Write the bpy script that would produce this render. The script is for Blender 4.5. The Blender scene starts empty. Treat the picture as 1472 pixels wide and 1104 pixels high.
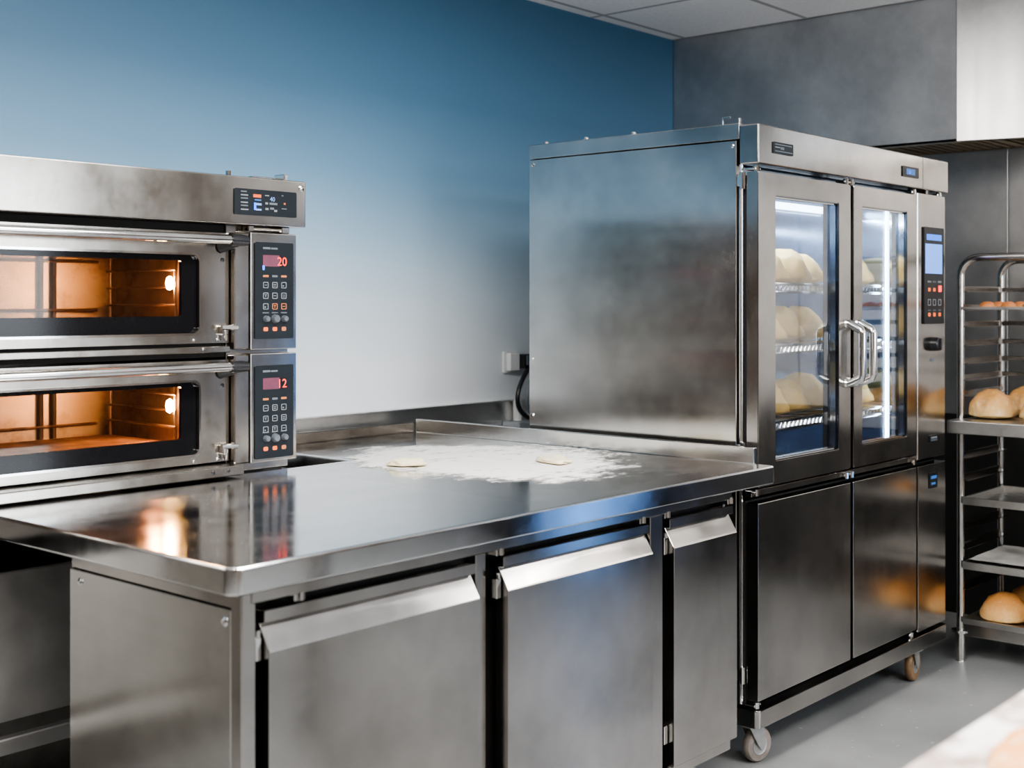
import bpy, bmesh, math, random
from mathutils import Vector, Matrix, noise as mnoise
random.seed(7)
SC = bpy.context.scene
COL = SC.collection
PI = math.pi

# ------------------------------------------------------------------ materials
def new_mat(name):
    m = bpy.data.materials.new(name); m.use_nodes = True
    nt = m.node_tree
    return m, nt, nt.nodes['Principled BSDF']

def N(nt, kind, **kw):
    n = nt.nodes.new(kind)
    for k, v in kw.items():
        if k in n.inputs: n.inputs[k].default_value = v
        else: setattr(n, k, v)
    return n

def coords(nt, scale=(1, 1, 1), src='Object'):
    tc = N(nt, 'ShaderNodeTexCoord'); mp = N(nt, 'ShaderNodeMapping')
    mp.inputs['Scale'].default_value = scale
    nt.links.new(tc.outputs[src], mp.inputs['Vector'])
    return mp.outputs['Vector']

def ramp(nt, fac, stops):
    r = N(nt, 'ShaderNodeValToRGB'); e = r.color_ramp.elements
    while len(e) < len(stops): e.new(0.5)
    for i, (p, c) in enumerate(stops):
        e[i].position = p; e[i].color = (*c, 1) if len(c) == 3 else c
    nt.links.new(fac, r.inputs['Fac'])
    return r.outputs['Color']

def steel(name, base=(.46, .44, .42), rough=.24, var=.10, aniso=0.0, rot=0.0, streak=(22, 22, .7), wave=.003, dirt=0.0, dirtcol=(.16, .11, .06)):
    m, nt, b = new_mat(name)
    b.inputs['Metallic'].default_value = 1
    L = nt.links.new
    v1 = coords(nt, streak); n1 = N(nt, 'ShaderNodeTexNoise', Scale=1.0, Detail=3.0); L(v1, n1.inputs['Vector'])
    v2 = coords(nt); n2 = N(nt, 'ShaderNodeTexNoise', Scale=3.6, Detail=5.0, Roughness=.62); L(v2, n2.inputs['Vector'])
    dark = tuple(c * .78 for c in base); lite = tuple(min(1, c * 1.16) for c in base)
    c0 = ramp(nt, n2.outputs['Fac'], [(.3, dark), (.7, lite)])
    if dirt:
        n3 = N(nt, 'ShaderNodeTexNoise', Scale=9.0, Detail=6.0, Roughness=.7); L(v2, n3.inputs['Vector'])
        f = ramp(nt, n3.outputs['Fac'], [(.5, (0, 0, 0)), (.75, (dirt,) * 3)])
        mx = N(nt, 'ShaderNodeMix', data_type='RGBA'); L(f, mx.inputs[0]); L(c0, mx.inputs[6]); mx.inputs[7].default_value = (*dirtcol, 1)
        c0 = mx.outputs[2]
    L(c0, b.inputs['Base Color'])
    ad = N(nt, 'ShaderNodeMath', operation='MULTIPLY_ADD'); L(n1.outputs['Fac'], ad.inputs[0]); ad.inputs[1].default_value = .45; L(n2.outputs['Fac'], ad.inputs[2])
    mr = N(nt, 'ShaderNodeMapRange'); mr.inputs[1].default_value = .45; mr.inputs[2].default_value = 1.0
    mr.inputs[3].default_value = max(.03, rough - var * .6); mr.inputs[4].default_value = rough + var * .6
    L(ad.outputs[0], mr.inputs[0]); L(mr.outputs[0], b.inputs['Roughness'])
    n4 = N(nt, 'ShaderNodeTexNoise', Scale=2.2, Detail=1.0); L(v2, n4.inputs['Vector'])
    bp2 = N(nt, 'ShaderNodeBump', Strength=1.0, Distance=wave); L(n4.outputs['Fac'], bp2.inputs['Height'])
    if wave: L(bp2.outputs['Normal'], b.inputs['Normal'])
    if aniso:
        b.inputs['Anisotropic'].default_value = aniso; b.inputs['Anisotropic Rotation'].default_value = rot
        t = N(nt, 'ShaderNodeTangent', direction_type='RADIAL', axis='Z'); L(t.outputs[0], b.inputs['Tangent'])
    return m

def plain(name, col, rough=.5, metal=0.0, bump=0.0, scale=40, var=.12, emit=None, es=0.0, spec=None):
    m, nt, b = new_mat(name)
    L = nt.links.new
    v = coords(nt); n = N(nt, 'ShaderNodeTexNoise', Scale=scale, Detail=4.0); L(v, n.inputs['Vector'])
    c = ramp(nt, n.outputs['Fac'], [(.3, tuple(x * (1 - var) for x in col)), (.7, tuple(min(1, x * (1 + var)) for x in col))])
    L(c, b.inputs['Base Color'])
    b.inputs['Roughness'].default_value = rough; b.inputs['Metallic'].default_value = metal
    if spec is not None: b.inputs['Specular IOR Level'].default_value = spec
    if bump:
        bp = N(nt, 'ShaderNodeBump', Strength=bump, Distance=.01); L(n.outputs['Fac'], bp.inputs['Height']); L(bp.outputs['Normal'], b.inputs['Normal'])
    if emit:
        b.inputs['Emission Color'].default_value = (*emit, 1); b.inputs['Emission Strength'].default_value = es
    return m

def glow(name, col, s):
    m, nt, b = new_mat(name)
    b.inputs['Base Color'].default_value = (*[c * .5 for c in col], 1)
    b.inputs['Emission Color'].default_value = (*col, 1); b.inputs['Emission Strength'].default_value = s
    return m

def pane_mat(name, tint=(1, 1, 1), refl=1.0):
    m, nt, b = new_mat(name); nt.nodes.remove(b)
    L = nt.links.new
    out = nt.nodes['Material Output']
    tr = N(nt, 'ShaderNodeBsdfTransparent'); tr.inputs[0].default_value = (*tint, 1)
    gl = N(nt, 'ShaderNodeBsdfGlossy', Roughness=.03)
    fr = N(nt, 'ShaderNodeFresnel', IOR=1.5); ml = N(nt, 'ShaderNodeMath', operation='MULTIPLY'); ml.inputs[1].default_value = refl
    L(fr.outputs[0], ml.inputs[0])
    mx = N(nt, 'ShaderNodeMixShader'); L(ml.outputs[0], mx.inputs[0]); L(tr.outputs[0], mx.inputs[1]); L(gl.outputs[0], mx.inputs[2])
    L(mx.outputs[0], out.inputs['Surface'])
    return m

M = {}
M['steel'] = steel('brushed_steel', rough=.18, var=.08, aniso=.45, rot=.25)
M['steel_side'] = steel('brushed_steel_sheet', base=(.53, .52, .505), rough=.19, var=.08, aniso=.85, rot=0.0, streak=(.9, .9, 24), wave=.0012)
M['steel_hood'] = steel('hood_steel', base=(.66, .64, .62), rough=.46, var=.08, aniso=.3, rot=.25, wave=.0015)
M['steel_bright'] = steel('brightened_satin_steel', base=(.74, .73, .72), rough=.34, aniso=.4, rot=.25)  # paler than the hood steel: the bright reflection put into the base colour
M['steel_oven'] = steel('worn_oven_steel', base=(.45, .42, .38), rough=.20, var=.08, dirt=.5, aniso=.3, rot=.25)
M['steel_top'] = steel('worktop_steel', base=(.74, .74, .74), rough=.14, var=.16, streak=(2, 9, 1), wave=0)
M['steel_edge'] = steel('polished_steel', base=(.68, .67, .65), rough=.16, var=.05, wave=.001)
M['chrome'] = steel('chrome', base=(.75, .74, .72), rough=.10, var=.05, wave=.0)
M['rack_steel'] = steel('worn_rack_steel', base=(.55, .53, .50), rough=.21, var=.08, dirt=.3)
M['runner'] = steel('dark_runner_steel', base=(.24, .22, .20), rough=.22, var=.08, dirt=.4)
M['satin'] = steel('satin_steel', base=(.66, .65, .63), rough=.5, var=.08)
M['tray_steel'] = steel('sheet_pan_metal', base=(.52, .51, .49), rough=.36, dirt=.4, dirtcol=(.2, .17, .13))
M['dark_steel'] = steel('dark_blue_steel', base=(.085, .105, .14), rough=.2, var=.05)
M['liner'] = steel('cabinet_liner_steel', base=(.40, .49, .61), rough=.15, var=.08, aniso=.4, rot=0.0, streak=(1, 1, 24))
M['cavity'] = steel('oven_liner_steel', base=(.33, .27, .22), rough=.42, dirt=.8, dirtcol=(.10, .06, .03), wave=.006)
M['black'] = plain('black_plastic', (.012, .012, .014), .35)
M['void'] = plain('dark_recess', (.010, .009, .008), .8)
M['black_glass'] = plain('black_enamel_glass', (.006, .006, .007), .10, var=.05, spec=.22)
M['panel'] = plain('slate_control_foil', (.012, .016, .020), .42, scale=15, spec=.2)
M['panel2'] = plain('black_control_foil', (.010, .011, .013), .35, scale=15, spec=.25)
M['label_grey'] = plain('grey_print', (.20, .215, .23), .6)
M['label_dim'] = plain('dim_print', (.11, .13, .145), .6)
M['knob'] = plain('slate_knob', (.10, .115, .13), .4)
M['castor'] = plain('galvanised_fork', (.42, .42, .40), .42, metal=.7, scale=60)
M['tyre'] = plain('brown_wheel', (.20, .12, .06), .5, scale=20, var=.35)
M['tyre_grey'] = plain('taupe_wheel', (.26, .22, .19), .55, scale=20, var=.3)
M['white_plastic'] = plain('white_plastic', (.72, .73, .73), .4, var=.04)
M['grey_plastic'] = plain('grey_plastic', (.33, .36, .38), .45, var=.08)
M['cable'] = plain('black_cable', (.015, .016, .018), .4)
M['cable_grey'] = plain('grey_cable', (.20, .22, .24), .4)
M['glass'] = pane_mat('door_glass', (.97, .985, 1.0), .45)
M['oven_glass'] = pane_mat('oven_glass', (.95, .88, .80), .5)
M['red'] = glow('red_digits', (1, .05, .03), 2.2)
M['redwin'] = plain('red_display_window', (.10, .035, .05), .25, emit=(.30, .10, .16), es=.30)
M['orange'] = glow('orange_marks', (1, .20, .05), .55)
M['orange_dim'] = glow('dim_orange_marks', (.75, .26, .10), .28)
M['orange_patch'] = glow('orange_patch', (.95, .16, .04), .45)
M['blue_led'] = glow('blue_indicator', (.05, .2, 1), 1.6)
M['blue_dim'] = glow('dim_blue_marks', (.06, .2, .55), .35)
M['blue_text'] = glow('pale_blue_marks', (.25, .42, .85), .45)
M['screen'] = glow('blue_screen', (.16, .36, .95), 1.0)
M['screen2'] = glow('bright_blue_screen', (.06, .25, .95), .9)
M['bulb'] = glow('oven_bulb', (1, .55, .22), 420)
M['led'] = glow('cabinet_led', (.62, .80, 1.0), 9)
M['led_soft'] = glow('cabinet_tube_glow', (.70, .85, 1.0), 8)
M['lamp'] = glow('ceiling_diffuser', (1, .97, .94), 6)

def wall_blue():
    m, nt, b = new_mat('ombre_blue_paint'); L = nt.links.new
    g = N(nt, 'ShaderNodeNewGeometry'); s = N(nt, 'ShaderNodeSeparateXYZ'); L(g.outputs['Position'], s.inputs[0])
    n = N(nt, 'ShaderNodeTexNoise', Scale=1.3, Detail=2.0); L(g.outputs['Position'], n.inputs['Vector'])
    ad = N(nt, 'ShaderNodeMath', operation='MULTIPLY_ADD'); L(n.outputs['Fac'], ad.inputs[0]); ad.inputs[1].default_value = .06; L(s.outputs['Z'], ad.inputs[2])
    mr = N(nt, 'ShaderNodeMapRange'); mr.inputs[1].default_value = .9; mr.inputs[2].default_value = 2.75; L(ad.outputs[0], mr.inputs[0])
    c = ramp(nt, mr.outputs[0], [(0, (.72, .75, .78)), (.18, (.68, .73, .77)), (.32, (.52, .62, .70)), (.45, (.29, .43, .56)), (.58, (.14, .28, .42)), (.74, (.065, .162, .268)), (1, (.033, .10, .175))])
    L(c, b.inputs['Base Color']); b.inputs['Roughness'].default_value = .55
    n2 = N(nt, 'ShaderNodeTexNoise', Scale=220.0); L(g.outputs['Position'], n2.inputs['Vector'])
    bp = N(nt, 'ShaderNodeBump', Strength=.05, Distance=.002); L(n2.outputs['Fac'], bp.inputs['Height']); L(bp.outputs['Normal'], b.inputs['Normal'])
    return m
M['wall_blue'] = wall_blue()
M['wall_shade'] = plain('dark_wall_shade', (.020, .018, .016), .7, scale=3)  # shade of the lower far wall, put into a near-black colour
M['wall_brown'] = plain('brown_paint', (.09, .075, .065), .7, scale=3, var=.1)
def mottled():
    m, nt, b = new_mat('mottled_reflection_wall'); L = nt.links.new  # made-up blotches on an unseen wall, added to vary the steel's reflections
    v = coords(nt, (1, 1, .45)); n = N(nt, 'ShaderNodeTexNoise', Scale=1.9, Detail=2.5); L(v, n.inputs['Vector'])
    c = ramp(nt, n.outputs['Fac'], [(.30, (.03, .028, .03)), (.45, (.12, .10, .085)), (.56, (.34, .24, .17)), (.66, (.10, .11, .14)), (.8, (.5, .47, .44))])
    L(c, b.inputs['Base Color']); b.inputs['Roughness'].default_value = .7
    return m
M['wall_dim'] = mottled()

def ceiling_mat():
    m, nt, b = new_mat('ceiling_tile'); L = nt.links.new
    g = N(nt, 'ShaderNodeNewGeometry'); s = N(nt, 'ShaderNodeSeparateXYZ'); L(g.outputs['Position'], s.inputs[0])
    outs = []
    for ax, off, step in (('X', 4.595, .66), ('Y', 2.82, .66)):
        a = N(nt, 'ShaderNodeMath', operation='SUBTRACT'); L(s.outputs[ax], a.inputs[0]); a.inputs[1].default_value = off - step * 20 - step / 2
        md = N(nt, 'ShaderNodeMath', operation='MODULO'); L(a.outputs[0], md.inputs[0]); md.inputs[1].default_value = step
        sb = N(nt, 'ShaderNodeMath', operation='SUBTRACT'); L(md.outputs[0], sb.inputs[0]); sb.inputs[1].default_value = step / 2
        ab = N(nt, 'ShaderNodeMath', operation='ABSOLUTE'); L(sb.outputs[0], ab.inputs[0])
        lt = N(nt, 'ShaderNodeMath', operation='LESS_THAN'); L(ab.outputs[0], lt.inputs[0]); lt.inputs[1].default_value = .012
        outs.append(lt.outputs[0])
    mxm = N(nt, 'ShaderNodeMath', operation='MAXIMUM'); L(outs[0], mxm.inputs[0]); L(outs[1], mxm.inputs[1])
    n = N(nt, 'ShaderNodeTexNoise', Scale=60.0, Detail=3.0); L(g.outputs['Position'], n.inputs['Vector'])
    c = ramp(nt, n.outputs['Fac'], [(.3, (.84, .83, .82)), (.7, (.92, .91, .90))])
    mx = N(nt, 'ShaderNodeMix', data_type='RGBA'); L(mxm.outputs[0], mx.inputs[0]); L(c, mx.inputs[6]); mx.inputs[7].default_value = (.42, .41, .41, 1)
    L(mx.outputs[2], b.inputs['Base Color']); b.inputs['Roughness'].default_value = .8
    sb = N(nt, 'ShaderNodeBump', Strength=.6, Distance=.006); L(mxm.outputs[0], sb.inputs['Height']); L(sb.outputs['Normal'], b.inputs['Normal'])
    return m
M['ceiling'] = ceiling_mat()

def floor_mat():
    m, nt, b = new_mat('grey_resin_floor'); L = nt.links.new
    v = coords(nt)
    n = N(nt, 'ShaderNodeTexNoise', Scale=2.5, Detail=6.0, Roughness=.6); L(v, n.inputs['Vector'])
    c = ramp(nt, n.outputs['Fac'], [(.3, (.20, .205, .203)), (.7, (.285, .29, .287))])
    n2 = N(nt, 'ShaderNodeTexNoise', Scale=38.0, Detail=2.0); L(v, n2.inputs['Vector'])
    f = ramp(nt, n2.outputs['Fac'], [(.70, (0, 0, 0)), (.74, (.6, .6, .6))])
    mx = N(nt, 'ShaderNodeMix', data_type='RGBA'); L(f, mx.inputs[0]); L(c, mx.inputs[6]); mx.inputs[7].default_value = (.6, .59, .56, 1)
    L(mx.outputs[2], b.inputs['Base Color'])
    r = ramp(nt, n.outputs['Fac'], [(.3, (.30,) * 3), (.7, (.45,) * 3)]); L(r, b.inputs['Roughness'])
    return m
M['floor'] = floor_mat()

def bread_mat(name, pale, crust, dust=.3, base_pale=True, bump=.25):
    m, nt, b = new_mat(name); L = nt.links.new
    tc = N(nt, 'ShaderNodeTexCoord'); s = N(nt, 'ShaderNodeSeparateXYZ'); L(tc.outputs['Generated'], s.inputs[0])
    v = coords(nt)
    n = N(nt, 'ShaderNodeTexNoise', Scale=22.0, Detail=6.0, Roughness=.65); L(v, n.inputs['Vector'])
    ad = N(nt, 'ShaderNodeMath', operation='MULTIPLY_ADD'); L(n.outputs['Fac'], ad.inputs[0]); ad.inputs[1].default_value = .5; L(s.outputs['Z'], ad.inputs[2])
    mid = tuple((a + c) / 2 for a, c in zip(pale, crust))
    c = ramp(nt, ad.outputs[0], [(.30, pale), (.65, mid), (1.0, crust)] if base_pale else [(.3, crust), (1.0, pale)])
    n2 = N(nt, 'ShaderNodeTexNoise', Scale=55.0, Detail=5.0, Roughness=.7); L(v, n2.inputs['Vector'])
    f = ramp(nt, n2.outputs['Fac'], [(.52, (0, 0, 0)), (.72, (dust,) * 3)])
    mx = N(nt, 'ShaderNodeMix', data_type='RGBA'); L(f, mx.inputs[0]); L(c, mx.inputs[6]); mx.inputs[7].default_value = (.82, .74, .62, 1)
    L(mx.outputs[2], b.inputs['Base Color']); b.inputs['Roughness'].default_value = .62
    b.inputs['Subsurface Weight'].default_value = .08; b.inputs['Subsurface Radius'].default_value = (.01, .006, .003)
    bp = N(nt, 'ShaderNodeBump', Strength=bump, Distance=.006); L(n.outputs['Fac'], bp.inputs['Height']); L(bp.outputs['Normal'], b.inputs['Normal'])
    return m
M['dough'] = bread_mat('raw_dough', (.56, .32, .08), (.72, .48, .16), .12, bump=.7)
M['scrap'] = bread_mat('pale_dough_scrap', (.78, .66, .42), (.82, .74, .55), .7, bump=.4)
M['bread_gold'] = bread_mat('golden_bread', (.72, .46, .18), (.62, .27, .07), .25)
M['bread_pale'] = bread_mat('pale_bread', (.74, .52, .24), (.66, .33, .10), .55)
M['pastry'] = bread_mat('orange_pastry', (.66, .30, .10), (.55, .17, .04), .2)
M['table_bread'] = bread_mat('floured_flat_bread', (.82, .46, .20), (.78, .34, .11), .75)

def flour_mat(name, cover, col=(.80, .79, .76)):
    m, nt, b = new_mat(name); L = nt.links.new
    out = nt.nodes['Material Output']
    b.inputs['Base Color'].default_value = (*col, 1); b.inputs['Roughness'].default_value = .95
    at = N(nt, 'ShaderNodeAttribute', attribute_name='cover')
    v = coords(nt, (6, 10, 1)); n = N(nt, 'ShaderNodeTexNoise', Scale=1.6, Detail=10.0, Roughness=.78); L(v, n.inputs['Vector'])
    ad = N(nt, 'ShaderNodeMath', operation='ADD'); L(at.outputs['Fac'], ad.inputs[0]); L(n.outputs['Fac'], ad.inputs[1])
    mr = N(nt, 'ShaderNodeMapRange'); mr.inputs[1].default_value = .90; mr.inputs[2].default_value = 1.05; L(ad.outputs[0], mr.inputs[0])
    tr = N(nt, 'ShaderNodeBsdfTransparent'); mx = N(nt, 'ShaderNodeMixShader')
    ml = N(nt, 'ShaderNodeMath', operation='MULTIPLY'); L(mr.outputs[0], ml.inputs[0]); ml.inputs[1].default_value = cover
    L(ml.outputs[0], mx.inputs[0]); L(tr.outputs[0], mx.inputs[1]); L(b.outputs[0], mx.inputs[2]); L(mx.outputs[0], out.inputs['Surface'])
    return m
M['flour'] = flour_mat('flour', .97)

def floury_board():
    m, nt, b = new_mat('floured_table_top'); L = nt.links.new
    v = coords(nt, (1, 1, 1)); n = N(nt, 'ShaderNodeTexNoise', Scale=11.0, Detail=3.0); L(v, n.inputs['Vector'])
    c = ramp(nt, n.outputs['Fac'], [(.36, (.36, .27, .23)), (.45, (.55, .47, .43)), (.54, (.78, .76, .75)), (.8, (.84, .83, .82))])
    L(c, b.inputs['Base Color']); b.inputs['Roughness'].default_value = .85
    return m
M['board'] = floury_board()
M['parchment'] = plain('floured_parchment', (.46, .44, .41), .7, scale=12, var=.25)

for m_ in bpy.data.materials: m_.cycles.emission_sampling = 'NONE'   # lamps below do the lighting of the room

# ------------------------------------------------------------------ mesh builder
class MB:
    def __init__(self): self.bm = bmesh.new()
    def _bev(self, faces, w, seg):
        if w <= 0: return
        es = {e for f in faces for e in f.edges}
        bmesh.ops.bevel(self.bm, geom=list(es), offset=w, segments=seg, affect='EDGES', profile=.5, clamp_overlap=True)
    def box(self, x0, x1, y0, y1, z0, z1, bev=.0015, seg=1):
        v = [self.bm.verts.new((x, y, z)) for z in (z0, z1) for y in (y0, y1) for x in (x0, x1)]
        q = [(0, 2, 3, 1), (4, 5, 7, 6), (0, 1, 5, 4), (2, 6, 7, 3), (0, 4, 6, 2), (1, 3, 7, 5)]
        fs = [self.bm.faces.new([v[i] for i in f]) for f in q]
        self._bev(fs, bev, seg); return self
    def prism(self, pts, axis, a, b, bev=.0, seg=2):
        def P(p, t):
            return {'x': (t, p[0], p[1]), 'y': (p[0], t, p[1]), 'z': (p[0], p[1], t)}[axis]
        A = [self.bm.verts.new(P(p, a)) for p in pts]; B = [self.bm.verts.new(P(p, b)) for p in pts]
        n = len(pts); fs = [self.bm.faces.new(A), self.bm.faces.new(B[::-1])]
        for i in range(n): fs.append(self.bm.faces.new((A[i], B[i], B[(i + 1) % n], A[(i + 1) % n])))
        bmesh.ops.recalc_face_normals(self.bm, faces=fs)
        if bev:
            es = {e for f in fs[:2] for e in f.edges}
            bmesh.ops.bevel(self.bm, geom=list(es), offset=bev, segments=seg, affect='EDGES', profile=.5, clamp_overlap=True)
        return self
    def plate(self, outer, inner, axis, a, b):
        """flat ring: outer and inner loops with equal counts, extruded a..b"""
        def P(p, t): return {'x': (t, p[0], p[1]), 'y': (p[0], t, p[1]), 'z': (p[0], p[1], t)}[axis]
        n = len(outer)
        O0, O1, I0, I1 = [[self.bm.verts.new(P(p, t)) for p in loop] for loop, t in ((outer, a), (outer, b), (inner, a), (inner, b))]
        fs = []
        for i in range(n):
            j = (i + 1) % n
            fs += [self.bm.faces.new(q) for q in ((O0[i], O0[j], I0[j], I0[i]), (O1[i], I1[i], I1[j], O1[j]), (O0[i], O1[i], O1[j], O0[j]), (I0[i], I0[j], I1[j], I1[i]))]
        bmesh.ops.recalc_face_normals(self.bm, faces=fs); return self
    def tube(self, pts, r, seg=10, cap=True, closed=False, flat=1.0):
        pts = [Vector(p) for p in pts]; n = len(pts); rings = []
        up = None
        for i, p in enumerate(pts):
            if closed: d = (pts[(i + 1) % n] - pts[i - 1]).normalized()
            else: d = (pts[min(i + 1, n - 1)] - pts[max(i - 1, 0)]).normalized()
            if up is None:
                up = Vector((0, 0, 1)) if abs(d.z) < .9 else Vector((1, 0, 0))
            s = d.cross(up).normalized(); up = s.cross(d).normalized()
            rr = r[i] if isinstance(r, (list, tuple)) else r
            rings.append([self.bm.verts.new(p + (s * math.cos(2 * PI * k / seg) + up * math.sin(2 * PI * k / seg) * flat) * rr) for k in range(seg)])
        m = n if closed else n - 1
        for i in range(m):
            A, B = rings[i], rings[(i + 1) % n]
            for k in range(seg): self.bm.faces.new((A[k], A[(k + 1) % seg], B[(k + 1) % seg], B[k]))
        if cap and not closed:
            self.bm.faces.new(rings[0][::-1]); self.bm.faces.new(rings[-1])
        return self
    def lathe(self, prof, c, axis='z', seg=24):
        c = Vector(c)
        ax = {'x': (Vector((0, 1, 0)), Vector((0, 0, 1)), Vector((1, 0, 0))), 'y': (Vector((0, 0, 1)), Vector((1, 0, 0)), Vector((0, 1, 0))), 'z': (Vector((1, 0, 0)), Vector((0, 1, 0)), Vector((0, 0, 1)))}[axis]
        rings = []
        for r, h in prof:
            if r < 1e-6: rings.append([self.bm.verts.new(c + ax[2] * h)])
            else: rings.append([self.bm.verts.new(c + (ax[0] * math.cos(2 * PI * k / seg) + ax[1] * math.sin(2 * PI * k / seg)) * r + ax[2] * h) for k in range(seg)])
        for A, B in zip(rings, rings[1:]):
            for k in range(seg):
                j = (k + 1) % seg
                if len(A) == 1 and len(B) == 1: continue
                if len(A) == 1: self.bm.faces.new((A[0], B[j], B[k]))
                elif len(B) == 1: self.bm.faces.new((A[k], A[j], B[0]))
                else: self.bm.faces.new((A[k], A[j], B[j], B[k]))
        return self
    def screw(self, c, axis, r=.007, h=.004, sgn=-1):
        return self.lathe([(0, sgn * h), (r * .6, sgn * h), (r, sgn * h * .4), (r, 0), (0, 0)], c, axis, 12)
    def build(self, name, mat, parent=None, angle=35, label=None):
        bmesh.ops.recalc_face_normals(self.bm, faces=self.bm.faces)
        if parent is not None:
            off = Vector((0, 0, 0)); p = parent
            while p is not None: off += p.location; p = p.parent
            for v in self.bm.verts: v.co -= off
        me = bpy.data.meshes.new(name); self.bm.to_mesh(me); self.bm.free()
        for f in me.polygons: f.use_smooth = True
        me.set_sharp_from_angle(angle=math.radians(angle))
        me.materials.append(mat)
        o = bpy.data.objects.new(name, me); COL.objects.link(o)
        wn = o.modifiers.new('weighted_normals', 'WEIGHTED_NORMAL'); wn.keep_sharp = True; wn.weight = 100
        if parent is not None: o.parent = parent
        if label: o['label'] = label
        return o

def tag(o, label=None, cat=None, group=None, kind=None):
    for k, v in (('label', label), ('category', cat), ('group', group), ('kind', kind)):
        if v: o[k] = v
    return o
def thing(name, loc, label, cat, group=None):
    o = bpy.data.objects.new(name, None); COL.objects.link(o); o.location = loc
    o.empty_display_size = .05
    return tag(o, label, cat, group)
def struct(name, mb, mat): return tag(mb.build(name, mat), kind='structure')
def rrect(x0, x1, z0, z1, r, n=5):
    pts = []
    for cx, cz, a in ((x1 - r, z0 + r, -PI / 2), (x1 - r, z1 - r, 0), (x0 + r, z1 - r, PI / 2), (x0 + r, z0 + r, PI)):
        pts += [(cx + r * math.cos(a + PI / 2 * k / n), cz + r * math.sin(a + PI / 2 * k / n)) for k in range(n + 1)]
    return pts
def text_mb(s, x, y, z, h, mat, name, parent, w=None):
    cu = bpy.data.curves.new('t', 'FONT'); cu.body = s; cu.size = h; cu.extrude = .0004
    t = bpy.data.objects.new('t', cu); COL.objects.link(t)
    bpy.context.view_layer.update()
    me = bpy.data.meshes.new_from_object(t.evaluated_get(bpy.context.evaluated_depsgraph_get()))
    bpy.data.objects.remove(t); bpy.data.curves.remove(cu)
    off = Vector((0, 0, 0)); p = parent
    while p is not None: off += p.location; p = p.parent
    for v in me.vertices: v.co = Vector((x + v.co.x, y + v.co.z * -1, z + v.co.y)) - off
    me.materials.clear(); me.materials.append(mat); me.name = name
    o = bpy.data.objects.new(name, me); COL.objects.link(o); o.parent = parent
    return o

# ------------------------------------------------------------------ the room
YW, XH, ZC = 3.55, 5.257, 2.748
X0, Y0, XF = -2.4, -2.4, 5.86
struct('floor', MB().box(X0 - .1, XF + .1, Y0 - .1, YW + .1, -.1, 0, 0), M['floor'])
struct('ceiling', MB().box(X0 - .1, XF + .1, Y0 - .1, YW + .1, ZC, ZC + .1, 0), M['ceiling'])
struct('wall_left', MB().box(X0 - .1, XF + .1, YW, YW + .1, 0, ZC, 0), M['wall_blue'])
wf = MB()
for y0, y1 in ((Y0, -.35), (-.345, .895), (.90, 2.125), (2.129, YW)): wf.box(XF, XF + .1, y0, y1, 0, ZC, .001)
struct('wall_far', wf, M['steel_hood'])
struct('shade_panel', MB().box(XF - .02, XF - .001, Y0, YW - .02, 0, .93, .002), M['wall_shade'])  # dark sheet added to stand for the shade behind the rack
struct('wall_near', MB().box(X0 - .1, X0, Y0, YW, 0, ZC, 0), M['wall_brown'])
wr = MB()  # right-hand wall, with the window opening
WX0, WX1, WZ0, WZ1 = 2.3, 4.7, 1.0, 2.45
wr.box(X0 - .1, WX0, Y0 - .1, Y0, 0, ZC, 0).box(WX1, XF + .1, Y0 - .1, Y0, 0, ZC, 0).box(WX0, WX1, Y0 - .1, Y0, 0, WZ0, 0).box(WX0, WX1, Y0 - .1, Y0, WZ1, ZC, 0)
struct('wall_right', wr, M['wall_dim'])
win = thing('window_1', (WX0, Y0, WZ0), None, None); win['kind'] = 'structure'
wfm = MB().plate([(WX0, WZ0), (WX1, WZ0), (WX1, WZ1), (WX0, WZ1)], [(WX0 + .06, WZ0 + .06), (WX1 - .06, WZ0 + .06), (WX1 - .06, WZ1 - .06), (WX0 + .06, WZ1 - .06)], 'y', Y0 - .08, Y0 + .01)
wfm.box(3.47, 3.53, Y0 - .07, Y0, WZ0 + .05, WZ1 - .05)
wfm.build('window_frame', M['white_plastic'], win)
MB().box(WX0 + .05, WX1 - .05, Y0 - .05, Y0 - .045, WZ0 + .05, WZ1 - .05, 0).build('pane', M['glass'], win)

# stainless strip along the blue wall behind the worktable
struct('trim_1', MB().box(2.66, 4.12, YW - .012, YW - .001, .86, 1.040, .002).box(2.66, 4.12, YW - .03, YW - .001, 1.036, 1.042, .001), M['steel_bright'])

struct('unseen_cladding', MB().box(X0, 2.62, YW - .014, YW - .001, 0, .90, .002), M['steel_oven'])  # unseen steel cladding, added to darken what the worktable side reflects

# recessed ceiling lights
LAMP_W = 46
def ceiling_light(x, y, lx, ly, label):
    t = thing('ceiling_light', (x, y, ZC - .02), label, 'ceiling light', 'recessed ceiling lights')
    a, b = lx / 2, ly / 2
    MB().plate([(x - a, y - b), (x + a, y - b), (x + a, y + b), (x - a, y + b)], [(x - a + .03, y - b + .03), (x + a - .03, y - b + .03), (x + a - .03, y + b - .03), (x - a + .03, y + b - .03)], 'z', ZC - .022, ZC - .001).build('frame', M['white_plastic'], t)
    MB().box(x - a + .03, x + a - .03, y - b + .03, y + b - .03, ZC - .014, ZC - .004, 0).build('diffuser', M['lamp'], t)
    l = bpy.data.lights.new('ceiling_lamp', 'AREA'); l.shape = 'RECTANGLE'; l.size = lx - .08; l.size_y = ly - .08; l.energy = LAMP_W * lx * ly / .806; l.color = (1, .965, .93)
    o = bpy.data.objects.new('ceiling_lamp', l); COL.objects.link(o); o.location = (x, y, ZC - .024)
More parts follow.
